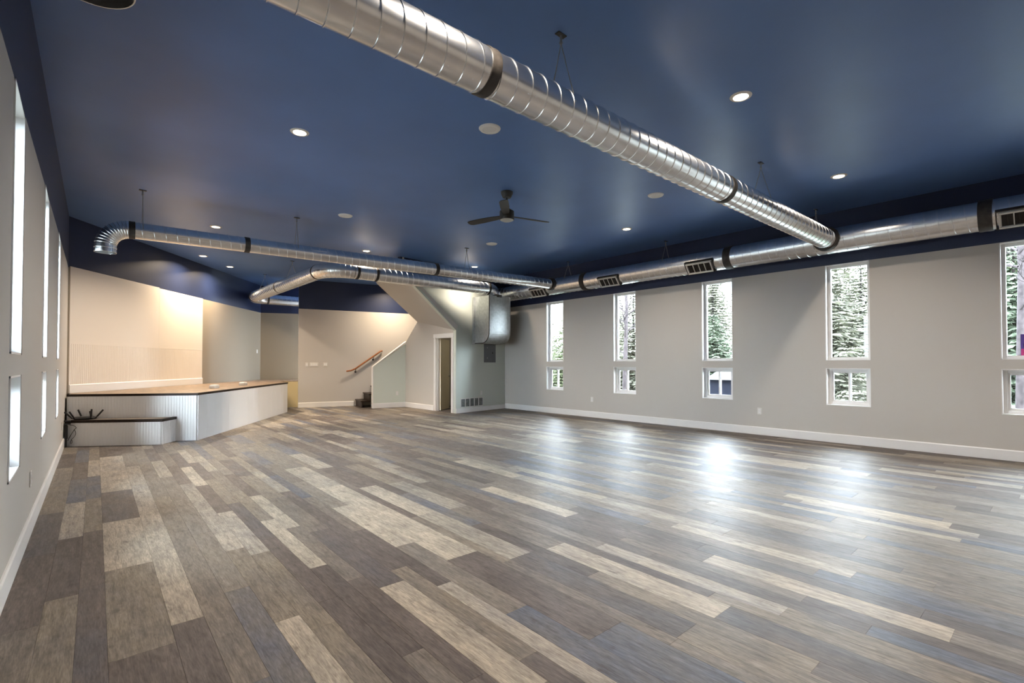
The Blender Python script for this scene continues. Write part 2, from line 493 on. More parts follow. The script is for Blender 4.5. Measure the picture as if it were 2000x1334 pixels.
# ------------------------------------------------------------------ windows
def window(idx, wall, y0, y1, z0, z1, slider, label):
    """window set into a wall hole; built in world axes (left wall skew is tiny)"""
    if wall == 'R':
        xi, xo = XR, XR+WT; sgn = 1
    else:
        xi = XL((y0+y1)/2); xo = xi-WT; sgn = -1
    root = empty('window_%d' % idx, (xi, (y0+y1)/2, z0))
    struct(root, label, 'window')
    def bx(a, b, c, d, e, f):     # depth from inner face a..b, y c..d, z e..f
        X0, X1 = sorted((xi+sgn*a, xi+sgn*b))
        return (X0, c, e), (X1, d, f)
    t = 0.012
    mb = MB()
    mb.box(*bx(-.002, .12, y0, y0+t, z0, z1)); mb.box(*bx(-.002, .12, y1-t, y1, z0, z1))
    mb.box(*bx(-.002, .12, y0, y1, z0, z0+t)); mb.box(*bx(-.002, .12, y0, y1, z1-t, z1))
    mb.build('jamb_liner', 'white_vinyl', root)
    f = 0.042
    a, b, c, d = y0+t, y1-t, z0+t, z1-t
    mb = MB()
    mb.bbox(*bx(.095,.155, a, a+f, c, d), .004); mb.bbox(*bx(.095,.155, b-f, b, c, d), .004)
    mb.bbox(*bx(.097,.153, a+f, b-f, c, c+f), .004); mb.bbox(*bx(.097,.153, a+f, b-f, d-f, d), .004)
    mb.build('frame', 'white_vinyl', root)
    def sash(sa, sb, dep):
        g = 0.028
        mb = MB()
        mb.bbox(*bx(dep,dep+.022, sa, sa+g, c+f, d-f), .003); mb.bbox(*bx(dep,dep+.022, sb-g, sb, c+f, d-f), .003)
        mb.bbox(*bx(dep+.001,dep+.021, sa+g, sb-g, c+f, c+f+g), .003); mb.bbox(*bx(dep+.001,dep+.021, sa+g, sb-g, d-f-g, d-f), .003)
        s_ = mb.build('sash', 'white_vinyl', root)
        MB().box(*bx(dep+.008, dep+.013, sa+g, sb-g, c+f+g, d-f-g)).build('pane', 'glass', s_)
    if slider:
        mid = (a+b)/2
        sash(mid-.02, b-f, .128); sash(a+f, mid+.02, .104)
    else:
        MB().box(*bx(.122,.127, a+f, b-f, c+f, d-f)).build('pane', 'glass', root)
ordn = ['nearest to the right picture edge', 'second from the right picture edge', 'in the middle of the right wall', 'second from the far corner', 'nearest to the far corner']
n = 0
for i, (a, b) in enumerate(RY):
    where = ordn[i] if i < 5 else 'behind the viewer, added for daylight'
    n += 1; window(n, 'R', a, b, *UP, False, 'tall fixed white window on the right wall, ' + where)
    n += 1; window(n, 'R', a, b, *LO, True, 'small low sliding window on the right wall, ' + where)
ordl = ['nearest to the viewer in the picture', 'second from the viewer', 'nearest to the stage', 'outside the picture edge']
for i, (a, b) in enumerate(LY):
    n += 1; window(n, 'L', a, b, *UP, False, 'tall bright window on the left wall, ' + ordl[i])
    n += 1; window(n, 'L', a, b, *LO, True, 'small low bright window on the left wall, ' + ordl[i])

# closet doorway
dr = empty('door_1', (XC, 11.3, 0))
struct(dr, 'narrow doorway with white casing and cream door standing open inside', 'door')
mb = MB(); cz = 0.085
mb.bbox((XC-.018, DY1, 0), (XC, DY1+cz, DZ+.0), .004)
mb.build('casing', 'white_trim', dr)
mb = MB(); mb.bbox((XC-.018, DY0-cz, 0), (XC, DY0, DZ), .004); mb.build('casing', 'white_trim', dr)
mb = MB(); mb.bbox((XC-.022, DY0-cz-.02, DZ), (XC, DY1+cz+.02, DZ+.10), .004); mb.build('casing', 'white_trim', dr)
mb = MB(); mb.box((XC-.001, DY1-.02, 0), (XC+.12, DY1+.001, DZ)); mb.box((XC-.001, DY0-.001, 0), (XC+.12, DY0+.02, DZ)); mb.box((XC-.001, DY0, DZ-.02), (XC+.12, DY1, DZ+.001))
mb.box((XC+.05, DY1-.035, 0), (XC+.085, DY1-.02, DZ-.02)); mb.build('jamb', 'white_trim', dr)
M = Matrix.Translation((XC+.10, DY1-.04, 0)) @ Matrix.Rotation(R(37), 4, 'Z')
dl = MB().bbox((0, -.035, .012), (.72, 0, DZ-.03), .003, M=M).build('door_slab', 'door_cream', dr)
kn_ = MB(); kn_.sweep([M @ Vector((.66,-.035,.95)), M @ Vector((.66,-.07,.95)), M @ Vector((.66,-.085,.95))], [.012,.026,.018], 12); kn_.build('knob', 'wire_steel', dl, smooth=40)

# ------------------------------------------------------------------ floor planks
F0 = Vector((math.sin(R(41.19)), math.cos(R(41.19)))); R0 = Vector((math.cos(R(41.19)), -math.sin(R(41.19))))
edges = [-0.42, -0.20, -0.06, 0.055, 0.30, 0.44, 0.57, 0.70, 0.82, 0.94, 1.05, 1.16, 1.27, 1.43, 1.54, 1.64, 1.79, 2.04, 2.12, 2.31,
         2.43, 2.62, 2.71, 2.84, 2.96, 3.06, 3.23, 3.38, 3.52, 3.65, 3.83, 3.95, 4.12, 4.36, 4.47, 4.63, 4.83, 4.93, 5.05, 5.17, 5.35]
PR = random.Random(21)
while edges[-1] < 9.45: edges.append(edges[-1] + PR.choice((.10, .12, .13, .16, .20, .24)))
PL = 1.23
LIGHT = [((0.43,0.375,0.300),(0.31,0.275,0.23)), ((0.39,0.345,0.285),(0.29,0.265,0.235)), ((0.46,0.40,0.32),(0.34,0.30,0.245))]
PALE = [((0.33,0.295,0.245),(0.24,0.218,0.192)), ((0.35,0.305,0.245),(0.26,0.24,0.215)), ((0.30,0.27,0.232),(0.37,0.325,0.265))]
MID = [((0.200,0.172,0.143),(0.165,0.146,0.128)), ((0.225,0.196,0.163),(0.178,0.160,0.142)), ((0.185,0.162,0.138),(0.240,0.205,0.160))]
DARK = [((0.118,0.098,0.087),(0.148,0.125,0.112)), ((0.100,0.084,0.077),(0.132,0.112,0.102)), ((0.132,0.110,0.098),(0.112,0.104,0.106))]
BLUE = [((0.130,0.135,0.160),(0.165,0.155,0.148)), ((0.110,0.120,0.152),(0.145,0.140,0.143))]
# rows whose light boards can be told apart: row edge -> (joint, light starts)
fixed = {0.055: (4.01, (4.01, 6.47, 7.70)), 0.30: (2.97, (2.97, 4.20, 5.43)), 0.70: (3.89, (3.89, 1.43)), 0.82: (3.70, (3.70, 6.16)),
         1.05: (3.21, (3.21,)), 1.16: (4.11, (4.11,)), 1.64: (3.19, (3.19,)), 1.79: (2.75, (2.75, 3.98)), 2.12: (3.72, (3.72,)),
         1.27: (1.44, (1.44,)), 1.54: (1.24, (1.24,)), 2.43: (1.23, (1.23,)), 2.71: (1.02, (1.02,)), 3.06: (2.86, (2.86, .40)),
         3.52: (0.91, (0.91,)), 3.65: (4.24, (4.24,)), 5.17: (0.67, (0.67,)), 2.04: (1.25, ()), -0.20: (4.95, (4.95,))}
planks = []
for i in range(len(edges)-1):
    a, b = edges[i], edges[i+1]
    fx = fixed.get(a)
    j = fx[0] if fx else PR.uniform(0, PL)
    y = j - PL*math.ceil((j+2.2)/PL)
    while y < 17.6:
        near = any(abs(y-s_) < .1 for s_ in fx[1]) if fx else False
        if near: c = PR.choice(LIGHT)
        else:
            cx_ = (a+b)/2
            r = PR.random()
            pl = 0.05 if (cx_ < 3.7 and y < 5) else 0.17
            c = PR.choice(PALE) if r < pl else PR.choice(BLUE) if r < pl+.17 else PR.choice(MID) if r < pl+.17+.36 else PR.choice(DARK)
        planks.append((a, b, y, y+PL, c, (PR.uniform(0,30), PR.uniform(0,30), 0)))
        y += PL
def seen(p):
    cx_, cy_ = (p[0]+p[1])/2 + SKEW*p[2], (p[2]+p[3])/2
    if cx_ > 9.42 or cx_ < -0.45: return -1
    dep = cx_*F0.x + cy_*F0.y; lat = cx_*R0.x + cy_*R0.y
    if dep < 1.0: return 0
    u = lat/dep*960; v = 1.3/dep*960
    if abs(u) > 1150 or v > 760: return 0.0001/dep
    if cy_ > 15.0 and cx_ < 4: return 0
    return (p[1]-p[0])/dep**3
planks = [p for p in planks if seen(p) >= 0]
planks.sort(key=seen, reverse=True)
def plank_mb(mb, p, cols, cols2, seeds):
    a, b, y0, y1, c, sd_ = p
    g = 0.0003; ch = 0.0007
    def X(x, y): return x + SKEW*y
    y0 += g; y1 -= g; a += g; b -= g
    vs = [(X(a,y0),y0,-.012),(X(b,y0),y0,-.012),(X(b,y1),y1,-.012),(X(a,y1),y1,-.012),
          (X(a,y0),y0,-ch),(X(b,y0),y0,-ch),(X(b,y1),y1,-ch),(X(a,y1),y1,-ch),
          (X(a,y0)+ch,y0+ch,0),(X(b,y0)-ch,y0+ch,0),(X(b,y1)-ch,y1-ch,0),(X(a,y1)+ch,y1-ch,0)]
    mb.add(vs, [(0,1,5,4),(1,2,6,5),(2,3,7,6),(3,0,4,7),(4,5,9,8),(5,6,10,9),(6,7,11,10),(7,4,8,11),(8,9,10,11)])
    cols += [(*c[0], 1)]*12; cols2 += [(*c[1], 1)]*12; seeds += [sd_]*12
def plank_obj(name, ps):
    mb = MB(); c1 = []; c2 = []; s1 = []
    for p in ps: plank_mb(mb, p, c1, c2, s1)
    o = mb.build(name, 'plank', floor)
    me = o.data
    for nm, arr in (('pcol', c1), ('pcol2', c2)):
        at = me.attributes.new(nm, 'FLOAT_COLOR', 'POINT')
        at.data.foreach_set('color', [x for q in arr for x in q])
    at = me.attributes.new('pseed', 'FLOAT_VECTOR', 'POINT')
    at.data.foreach_set('vector', [x for q in s1 for x in q])
    return o
for p in planks[:300]: plank_obj('plank', [p])
rest = plank_obj('far_planks', planks[300:])
rest['kind'] = 'stuff'

# ------------------------------------------------------------------ stage
SP = [Vector((-0.17, 10.86)), Vector((1.49, 9.88)), Vector((4.19, 14.05)), Vector((4.42, 15.56)), Vector((4.98, 15.40)), Vector((5.55, 16.68)), Vector((4.34, 17.20)), Vector((-0.13, 11.30))]
SH = 0.80
stage = empty('stage', (1.49, 9.88, 0))
tag(stage, 'raised corner stage with white beadboard sides and dark edged wood deck', 'stage')
def bead_panel(p0, p1, z0, z1, out_side, pitch=0.042, depth=0.004, thick=0.018):
    """vertical board with V grooves facing out_side"""
    d = (p1-p0).normalized(); L = (p1-p0).length; n = Vector((-d.y, d.x))*out_side
    prof = []
    s_ = 0.0; k = int(L/pitch)
    pit = L/k
    for i in range(k):
        prof += [(i*pit, thick-depth), (i*pit+.005, thick), (i*pit+pit-.005, thick)]
    prof.append((L, thick-depth))
    vs = []
    for o_s, o_n in prof + [(L, 0), (0, 0)]:
        q = p0 + d*o_s + n*o_n
        vs += [(q.x, q.y, z0), (q.x, q.y, z1)]
    m = len(prof)+2
    fs = [(2*i, 2*((i+1)%m), 2*((i+1)%m)+1, 2*i+1) for i in range(m)]
    fs += [tuple(2*i for i in range(m-1,-1,-1)), tuple(2*i+1 for i in range(m))]
    if out_side > 0: fs = [f[::-1] for f in fs]
    return MB().add(vs, fs)
bead_panel(SP[0], SP[1], 0.0, SH-.03, -1).build('front_panel', 'beadboard', stage)
sp_ = MB(); d_ = (SP[2]-SP[1]).normalized(); n_ = Vector((d_.y, -d_.x))
bead_panel(SP[1]+n_*.004, SP[2], 0, SH-.03, -1, pitch=.30, depth=.0015).build('side_panel', 'beadboard', stage)
mb = MB(); mb.extrude([(SP[2].x,SP[2].y,0),(SP[3].x,SP[3].y,0),(SP[3].x,SP[3].y,SH-.03),(SP[2].x,SP[2].y,SH-.03)], (-.02,0.003,0)); mb.build('end_panel', 'beadboard', stage)
mb = MB(); mb.extrude([(SP[3].x-.0,SP[3].y,0),(SP[4].x,SP[4].y,0),(SP[4].x,SP[4].y,SH-.03),(SP[3].x,SP[3].y,SH-.03)], (0.01,.02,0)); q = mb.build('back_panel', 'cream_yellow_lit', stage); q['label'] = 'cream panel behind the stage end with yellow light in its colour'
MB().prism([(p.x, p.y) for p in SP], SH-.03, SH).build('deck', 'stage_deck', stage)
def nosing(pts, z0, z1, out, name, par, side=-1):
    for a, b in zip(pts[:-1], pts[1:]):
        d = (b-a).normalized(); n = Vector((-d.y, d.x))*side
        P = [a - d*.0, b + d*out, b + d*out + n*out, a + n*out]
        P = [a - n*.03, b - n*.03, b + n*out, a + n*out]
        MB().prism([(p.x, p.y) for p in P], z0, z1).build(name, 'dark_wood', par)
nosing([SP[0], SP[1]+(SP[1]-SP[0]).normalized()*.022, ], SH-.034, SH+.004, .024, 'nosing', stage)
nosing([SP[1]-(SP[2]-SP[1]).normalized()*.022, SP[2]+(SP[2]-SP[1]).normalized()*.02], SH-.032, SH+.005, .024, 'nosing', stage)
# step bench
BP = [Vector((-0.16, 10.50)), Vector((0.98, 9.74)), Vector((1.20, 10.03)), Vector((-0.16, 10.84))]
step = empty('stage_step', (0.98, 9.74, 0))
tag(step, 'low white beadboard step with dark edged tread in front of the stage', 'step')
bead_panel(BP[0], BP[1], 0, .375, -1).build('front_panel', 'beadboard', step)
bead_panel(BP[1], BP[2], 0, .375, -1).build('end_panel', 'beadboard', step)
MB().prism([(p.x, p.y) for p in BP], .375, .405).build('tread', 'step_deck', step)
nosing([BP[0], BP[1]+(BP[1]-BP[0]).normalized()*.025], .368, .410, .026, 'nosing', step)
nosing([BP[1]-(BP[2]-BP[1]).normalized()*.02, BP[2]+(BP[2]-BP[1]).normalized()*.0], .369, .411, .026, 'nosing', step)

# wall panels above the stage (proud of the slanting wall)
dg = (DG1-DG0).normalized(); dgn = Vector((dg.y, -dg.x))
def DP(s_, z, o=0.0): q = DG0 + dg*s_ + dgn*o; return Vector((q.x, q.y, z))
def dgbox(s0, s1, z0, z1, t): return MB().extrude([DP(s0,z0), DP(s1,z0), DP(s1,z1), DP(s0,z1)], Vector((dgn.x,dgn.y,0))*t)
SE = 4.10; SM = 2.39
wp = empty('wall_paneling', DP(2, SH))
tag(wp, 'flat cream boards above beadboard wainscot on the wall behind the stage', 'wall panel')
dgbox(.02, SM-.002, 1.653, 2.975, .018).build('panel', 'panel_paint', wp)
dgbox(SM+.002, SE, 1.653, 2.960, .018).build('panel', 'panel_paint', wp)
a_ = DG0 + dg*.02; b_ = DG0 + dg*SE
bead_panel(a_, b_, .95, 1.648, -1, thick=.020).build('beadboard', 'panel_paint', wp)
dgbox(.02, SE, 1.645, 1.656, .021).build('joint_strip', 'panel_paint', wp)
baseboard('baseboard_stage', DG0+dg*.02, DG0+dg*SE, -1, 'tall cream baseboard on the wall behind the stage deck', h=.15, t=.034, z=SH)

# two floor pocket boxes on the deck
for lab, (x, y) in (('small grey outlet box on the stage deck, nearer one', (2.06, 11.66)), ('small grey outlet box on the stage deck, farther one', (2.86, 12.86))):
    fb = empty('floor_outlet_box', (x, y, SH))
    tag(fb, lab, 'outlet box', 'grey boxes on the stage deck')
    M = Matrix.Translation((x, y, SH)) @ Matrix.Rotation(math.atan2(d_.y, d_.x), 4, 'Z')
    MB().bbox((-.10,-.06,0), (.10,.06,.065), .008, M=M).build('body', 'box_grey', fb)
    MB().bbox((-.085,-.05,.065), (.085,.05,.075), .004, M=M).build('lid', 'plate_white', fb)
    for k in (-.045, .045): MB().bbox((k-.025, -.064, .015), (k+.025, -.060, .05), .001, M=M).build('socket_plate', 'box_grey', fb)

# ------------------------------------------------------------------ stairs
stair = empty('staircase', (6.47, 14.2, 0))
tag(stair, 'dark stained wooden stairs rising behind the knee wall', 'stairs')
kd3 = Vector((sd.x, sd.y)); kn3 = Vector((-sd.y, sd.x))
base = Vector((6.47, 14.81))
for k in range(9):
    s0 = k*.235
    q0 = base + kd3*s0
    q1 = base + kd3*(s0+.26)
    z1 = .205*(k+1)
    wdt = 0.96
    P = [q0 - kn3*wdt, q0 - kd3*.0, q1, q1 - kn3*wdt]
    r_ = MB(); r_.prism([(p.x,p.y) for p in (q0 - kn3*wdt, q0, q0+kd3*.02, q0+kd3*.02 - kn3*wdt)], z1-.205, z1-.03)
    r_.build('riser', 'dark_wood', stair)
    t_ = MB(); t_.prism([(p.x,p.y) for p in (q0 - kd3*.03 - kn3*wdt, q0 - kd3*.03, q1, q1 - kn3*wdt)], z1-.032, z1)
    t_.build('tread', 'dark_wood', stair)
# handrail
def WP(s_, z, o=0.0):
    q = ST0 + sd*s_ - Vector((-sd.y, sd.x))*o
    return Vector((q.x, q.y, z))
hr = empty('handrail', WP(1.9, 1.08))
tag(hr, 'slanting wooden handrail on the beige wall above the stairs', 'handrail')
mb = MB(); mb.sweep([WP(1.36,1.075,.075), WP(1.50,1.10,.075), WP(1.62,1.15,.075), WP(2.34,1.66,.075), WP(2.40,1.71,.075), WP(2.46,1.715,.03)], .024, 12)
mb.build('rail', 'rail_wood', hr, smooth=50)
for s_, z in ((1.64, 1.155), (2.18, 1.54)):
    mb = MB()
    mb.sweep([WP(s_,z-.10,.0), WP(s_,z-.10,.012)], .032, 14)
    mb.sweep([WP(s_,z-.10,.01), WP(s_,z-.085,.05), WP(s_,z-.02,.075)], .010, 8)
    mb.build('bracket', 'black_metal', hr, smooth=50)

# ------------------------------------------------------------------ wall plates
def plate(name, org, t, n, wd, ht, label, cat, kind, grp=None):
    """org centre on wall, t tangent (xy), n normal into room (xy)"""
    M = Matrix(((t[0], n[0], 0, org[0]), (t[1], n[1], 0, org[1]), (0, 0, 1, org[2]), (0,0,0,1)))
    r = empty(name, org)
    tag(r, label, cat, grp)
    MB().bbox((-wd/2, 0, -ht/2), (wd/2, .007, ht/2), .002, M=M).build('plate', 'plate_white', r)
    if kind == 'outlet':
        for z in (-.022, .022): MB().bbox((-.017, .006, z-.014), (.017, .010, z+.014), .003, M=M).build('socket', 'speaker_mesh', r)
    else:
        k = max(1, round(wd/.065))
        for i in range(k):
            x = (i-(k-1)/2)*.046
            MB().bbox((x-.016, .006, -.033), (x+.016, .011, .033), .002, M=M).build('rocker', 'speaker_white', r)
snn = Vector((sd.y, -sd.x))
plate('light_switch', WP(.23,1.285), sd, snn, .08, .12, 'single white switch plate, leftmost on the handrail wall', 'switch', 'sw')
plate('light_switch', WP(.43,1.285), sd, snn, .24, .12, 'wide white switch plate in the middle on the handrail wall', 'switch', 'sw')
plate('light_switch', WP(.755,1.285), sd, snn, .12, .12, 'white double switch plate right of the wide one on the handrail wall', 'switch', 'sw')
plate('light_switch', DP(7.25,1.70), dg, dgn, .08, .12, 'small white switch plate high on the slanting stage wall', 'switch', 'sw')
plate('wall_outlet', KP(.72,.42), kd, -kn, .075, .12, 'white outlet on the low knee wall beside the stairs', 'outlet', 'outlet')
plate('wall_outlet', VP(.98,.50), vd, vn, .075, .12, 'white outlet just above the return grille', 'outlet', 'outlet')
plate('wall_outlet', (XR,7.77,.435), (0,1), (-1,0), .075, .12, 'white outlet on the right wall between the two far windows', 'outlet', 'outlet')
plate('wall_outlet', (XR,3.82,.435), (0,1), (-1,0), .075, .12, 'white outlet on the right wall nearer the picture edge', 'outlet', 'outlet')
plate('wall_outlet', (XL(5.30),5.30,.417), (0,1), (1,0), .075, .12, 'white outlet on the left wall by the near low window', 'outlet', 'outlet')
plate('wall_outlet', (XL(9.84),9.84,.385), (0,1), (1,0), .075, .12, 'white outlet on the left wall beside the stage step', 'outlet', 'outlet')

# return air grille
def vbox(s0, s1, z0, z1, o0, o1, c=.003):
    M = Matrix(((vd.x, vn.x, 0, 7.42), (vd.y, vn.y, 0, 10.72), (0,0,1,0), (0,0,0,1)))
    return (s0, o0, z0), (s1, o1, z1), c, 0, M
gr = empty('return_grille', VP(.62, .13))
tag(gr, 'white return air grille with five dark openings low on the corner wall', 'grille')
g0, g1, gz0, gz1 = .16, 1.05, .135, .385
mb = MB(); nb = 5; st = .022
mb.bbox(*vbox(g0, g1, gz0, gz0+st, 0, .018)); mb.bbox(*vbox(g0, g1, gz1-st, gz1, 0, .018))
pit = (g1-g0-st)/nb
for i in range(nb+1): mb.bbox(*vbox(g0+i*pit, g0+i*pit+st, gz0+st, gz1-st, 0, .0175))
mb.build('frame', 'plate_white', gr)
for i in range(nb):
    s0 = g0+st+i*pit
    f_ = MB().bbox(*vbox(s0, s0+pit-st, gz0+st, gz1-st, .0, .003, .001)).build('filter', 'filter_grey', gr)
    mb = MB()
    for k in range(6):
        z = gz0+st+.02+k*.031
        mb.bbox(*vbox(s0, s0+pit-st, z, z+.006, .003, .012, .001))
    mb.build('louver', 'filter_grey', f_)

# electric panel
ep = empty('electrical_panel', VP(1.34, 1.35))
tag(ep, 'grey metal breaker panel on the corner wall under the sheet metal duct', 'panel')
MB().bbox(*vbox(1.09, 1.58, 1.345, 1.87, 0, .012)).build('cover', 'panel_grey', ep)
dd = MB().bbox(*vbox(1.13, 1.54, 1.40, 1.83, .012, .020)).build('door', 'panel_grey', ep)
MB().bbox(*vbox(1.42, 1.45, 1.59, 1.64, .020, .030)).build('latch', 'black_metal', dd)
for z in (1.47, 1.76): MB().bbox(*vbox(1.205, 1.215, z-.02, z+.02, .020, .026, .002)).build('hinge', 'plate_white', dd)

# ------------------------------------------------------------------ ductwork
def arc(c, a, b, r, n=9):
    """quarter arc around corner c: from direction a (incoming point c+a*r) to c+b*r"""
    c = Vector(c); a = Vector(a); b = Vector(b)
    o = c + a*r + b*r
    out = []
    for i in range(n+1):
        t = math.pi/2*i/n
        out.append(o - b*r*math.cos(t) - a*r*math.sin(t))
    return out
def duct_tube(path, r, name, par, n=40):
    mb = MB(); mb.sweep(path, r, n, caps=False)
    mb.sweep(path[::-1], r-.006, n, caps=False)
    return mb.build(name, 'galvanized', par, smooth=45)
def seam(p0, p1, r, par, pitch=.14, h=.0055, phase=0.0):
    """helical lock seam as a small raised bead"""
    p0 = Vector(p0); p1 = Vector(p1); t = (p1-p0).normalized(); L = (p1-p0).length
    up = Vector((0,0,1)) if abs(t.z) < .9 else Vector((1,0,0))
    u = (up - t*up.dot(t)).normalized(); v = t.cross(u)
    N = int(L/pitch*32)
    vs = []; fs = []
    for i in range(N+1):
        s_ = L*i/N; a = 2*math.pi*s_/pitch + phase
        d = u*math.cos(a)+v*math.sin(a)
        c = p0 + t*s_
        for o_t, rr in ((-.006, r-.001), (-.0025, r+h), (.0025, r+h), (.006, r-.001)):
            vs.append(c + t*o_t + d*rr)
        if i:
            for k in range(3): fs.append(((i-1)*4+k, (i-1)*4+k+1, i*4+k+1, i*4+k))
    return MB().add(vs, fs).build('spiral_seam', 'galvanized', par, smooth=60)
def ring(c, t, r0, wdt, h, name, m, par, n=40):
    c = Vector(c); t = Vector(t).normalized()
    prof = [(-wdt/2, r0-.002), (-wdt/2, r0+h*.8), (-wdt*.3, r0+h), (0, r0+h*.75), (wdt*.3, r0+h), (wdt/2, r0+h*.8), (wdt/2, r0-.002)]
    path = [c+t*a for a, _ in prof]
    up = Vector((0,0,1)) if abs(t.z) < .9 else Vector((1,0,0))
    u = (up - t*up.dot(t)).normalized(); v = t.cross(u)
    vs = []; fs = []
    for a, rr in prof:
        for k in range(n):
            an = 2*math.pi*k/n
            vs.append(c + t*a + (u*math.cos(an)+v*math.sin(an))*rr)
    for j in range(len(prof)-1):
        for k in range(n): fs.append((j*n+k, j*n+(k+1)%n, (j+1)*n+(k+1)%n, (j+1)*n+k))
    fs = [f[::-1] for f in fs]
    return MB().add(vs, fs).build(name, m, par, smooth=40)
def gores(pts, r, par, h=.004):
    mb = MB()
    for i in range(1, len(pts)-1):
        t = (Vector(pts[i+1])-Vector(pts[i-1])).normalized()
        c = Vector(pts[i])
        mb.sweep([c-t*.008, c-t*.003, c+t*.003, c+t*.008], [r-.001, r+h, r+h, r-.001], 32, caps=False)
    return mb.build('gore_rib', 'galvanized', par, smooth=60)

# main duct along the right wall
MX, MZ, MR = 9.02, 3.27, 0.200
md = empty('spiral_duct', (MX, 5, MZ))
tag(md, 'largest galvanized spiral duct running along the top of the right wall', 'duct', 'galvanized ceiling ducts')
y_end = 10.86
duct_tube([(MX, y_end, MZ)] + [(MX, y_end - k*1.0, MZ) for k in range(1, 14)], MR, 'pipe', md, 48)
seam((MX, y_end-.1, MZ), (MX, -2.1, MZ), MR, md)
for y, wd_ in ((y_end-.03, .07), (7.62, .13), (4.16, .13), (0.74, .14)):
    ring((MX, y, MZ), (0,1,0), MR, wd_, .012, 'joint_band', 'mastic', md, 48)
cp = MB(); cp.sweep([(MX,y_end,MZ),(MX,y_end+.012,MZ)], MR-.004, 32); cp.build('end_cap', 'galvanized', md, smooth=40)
# registers
def register(y, label):
    an = R(38)
    nrm = Vector((-math.cos(an), 0, -math.sin(an))); up = Vector((-math.sin(an), 0, math.cos(an))); t = Vector((0,1,0))
    c = Vector((MX,y,MZ)) + nrm*(MR+.005)
    M = Matrix(((t.x,nrm.x,up.x,c.x),(t.y,nrm.y,up.y,c.y),(t.z,nrm.z,up.z,c.z),(0,0,0,1)))
    r = empty('duct_register', c); tag(r, label, 'vent', 'white registers on the main duct')
    L, Hh = .225, .085
    mb = MB()
    mb.bbox((-L-.028,.0,-Hh-.028),(L+.028,.03,-Hh), .005, M=M); mb.bbox((-L-.028,.0,Hh),(L+.028,.03,Hh+.028), .005, M=M)
    mb.bbox((-L-.028,.0,-Hh),(-L,.03,Hh), .005, M=M); mb.bbox((L,.0,-Hh),(L+.028,.03,Hh), .005, M=M)
    mb.build('frame', 'register_white', r)
    mb = MB(); mb.box((-L,.001,-Hh),(L,.006,Hh), M=M); mb.build('damper', 'dark_void', r)
    for k in range(-1, 2): MB().bbox((k*.112-.006,.006,-Hh),(k*.112+.006,.024,Hh), .002, M=M).build('mullion', 'register_white', r)
    for k in range(8):
        x = -L+.026+k*.0525
        MB().bbox((x-.003,.006,-Hh),(x+.003,.014,Hh), .001, M=M).build('vane', 'mastic', r)
    # saddle collar on the curved duct
    mb = MB()
    for x0, x1 in ((-L-.055,-L-.045),(L+.045,L+.055)): mb.box((x0,-.05,-Hh-.045),(x1,.004,Hh+.045), M=M)
    mb.box((-L-.055,-.06,Hh+.035),(L+.055,.006,Hh+.047), M=M); mb.box((-L-.055,-.06,-Hh-.047),(L+.055,.006,-Hh-.035), M=M)
    mb.build('saddle', 'mastic', r)
register(9.10, 'white duct register nearest to the far corner')
register(6.83, 'white duct register second from the far corner')
register(4.68, 'white duct register right beside the middle joint band')
register(0.36, 'white duct register cut by the right picture edge')

# branch ducts across the hall
def branch(p0, p1, r, bands, label, drop, mat_end=None):
    p0 = Vector(p0); p1 = Vector(p1); t = (p1-p0).normalized()
    rt = empty('spiral_duct', (p0+p1)/2)
    tag(rt, label, 'duct', 'galvanized ceiling ducts')
    er = .27
    c = p0 - t*er
    elbow = arc(c, t, Vector((0,0,-1)), er, 12)          # from p0 to below c
    low = elbow[-1]
    duct_tube([p1 + (p0-p1)*k/8 for k in range(9)], r, 'pipe', rt)
    seam(p1, p0 + t*.06, r, rt)
    el = elbow
    duct_tube(el + [low - Vector((0,0,drop))], r+.004, 'elbow', rt)
    gores(el, r+.004, rt, .005)
    ring(low - Vector((0,0,drop*.25)), (0,0,1), r+.004, .016, .006, 'bead', 'galvanized', rt)
    ring(low - Vector((0,0,drop-.008)), (0,0,1), r+.004, .016, .004, 'bead', 'galvanized', rt)
    ring(p0 + t*.02, t, r, .075, .008, 'joint_band', 'mastic', rt)
    for s_ in bands: ring(p0 + t*s_, t, r, .075, .008, 'joint_band', 'mastic', rt)
    ring(p1 - t*.03, t, r, .10, .040, 'collar', 'mastic', rt)
    ring(p1 - t*.14, t, r, .02, .006, 'bead', 'galvanized', rt)
    return rt
branch((0.27, 2.56, 3.235), (MX-MR+.03, 2.55, 3.27), .146, (1.72, 5.09), 'near galvanized spiral duct crossing the ceiling overhead to the right wall', .145)
branch((0.50, 8.90, 3.225), (MX-MR+.03, 8.60, 3.30), .118, (1.50, 5.02), 'slim galvanized spiral duct with an open down turned elbow over the stage step', .09)

# far duct with two bends above the stage end
fd = empty('spiral_duct', (6, 10.3, 3.31))
tag(fd, 'galvanized spiral duct that bends back over the stage and ends at the sheet metal plenum', 'duct', 'galvanized ceiling ducts')
r4 = .155; FZ = 3.31; FY = 10.28; LX = 3.86; BY = 16.48
c1 = Vector((LX, FY, FZ)); c2 = Vector((LX, BY, FZ))
e1 = arc(c1, Vector((1,0,0)), Vector((0,1,0)), .55, 10)
e2 = arc(c2, Vector((0,-1,0)), Vector((1,0,0)), .40, 8)
ce = Vector((8.40, FY, FZ)); 
e0 = arc(ce, Vector((-1,0,0)), Vector((0,0,-1)), .24, 6)
p_a, p_b = Vector((8.16, FY, FZ)), e1[0]
duct_tube([p_a + (p_b-p_a)*k/5 for k in range(6)], r4, 'pipe', fd); seam(p_a, p_b, r4, fd)
duct_tube(e1, r4+.003, 'elbow', fd); gores(e1, r4+.003, fd)
duct_tube([e1[-1] + (e2[0]-e1[-1])*k/5 for k in range(6)], r4, 'pipe', fd); seam(e1[-1], e2[0], r4, fd)
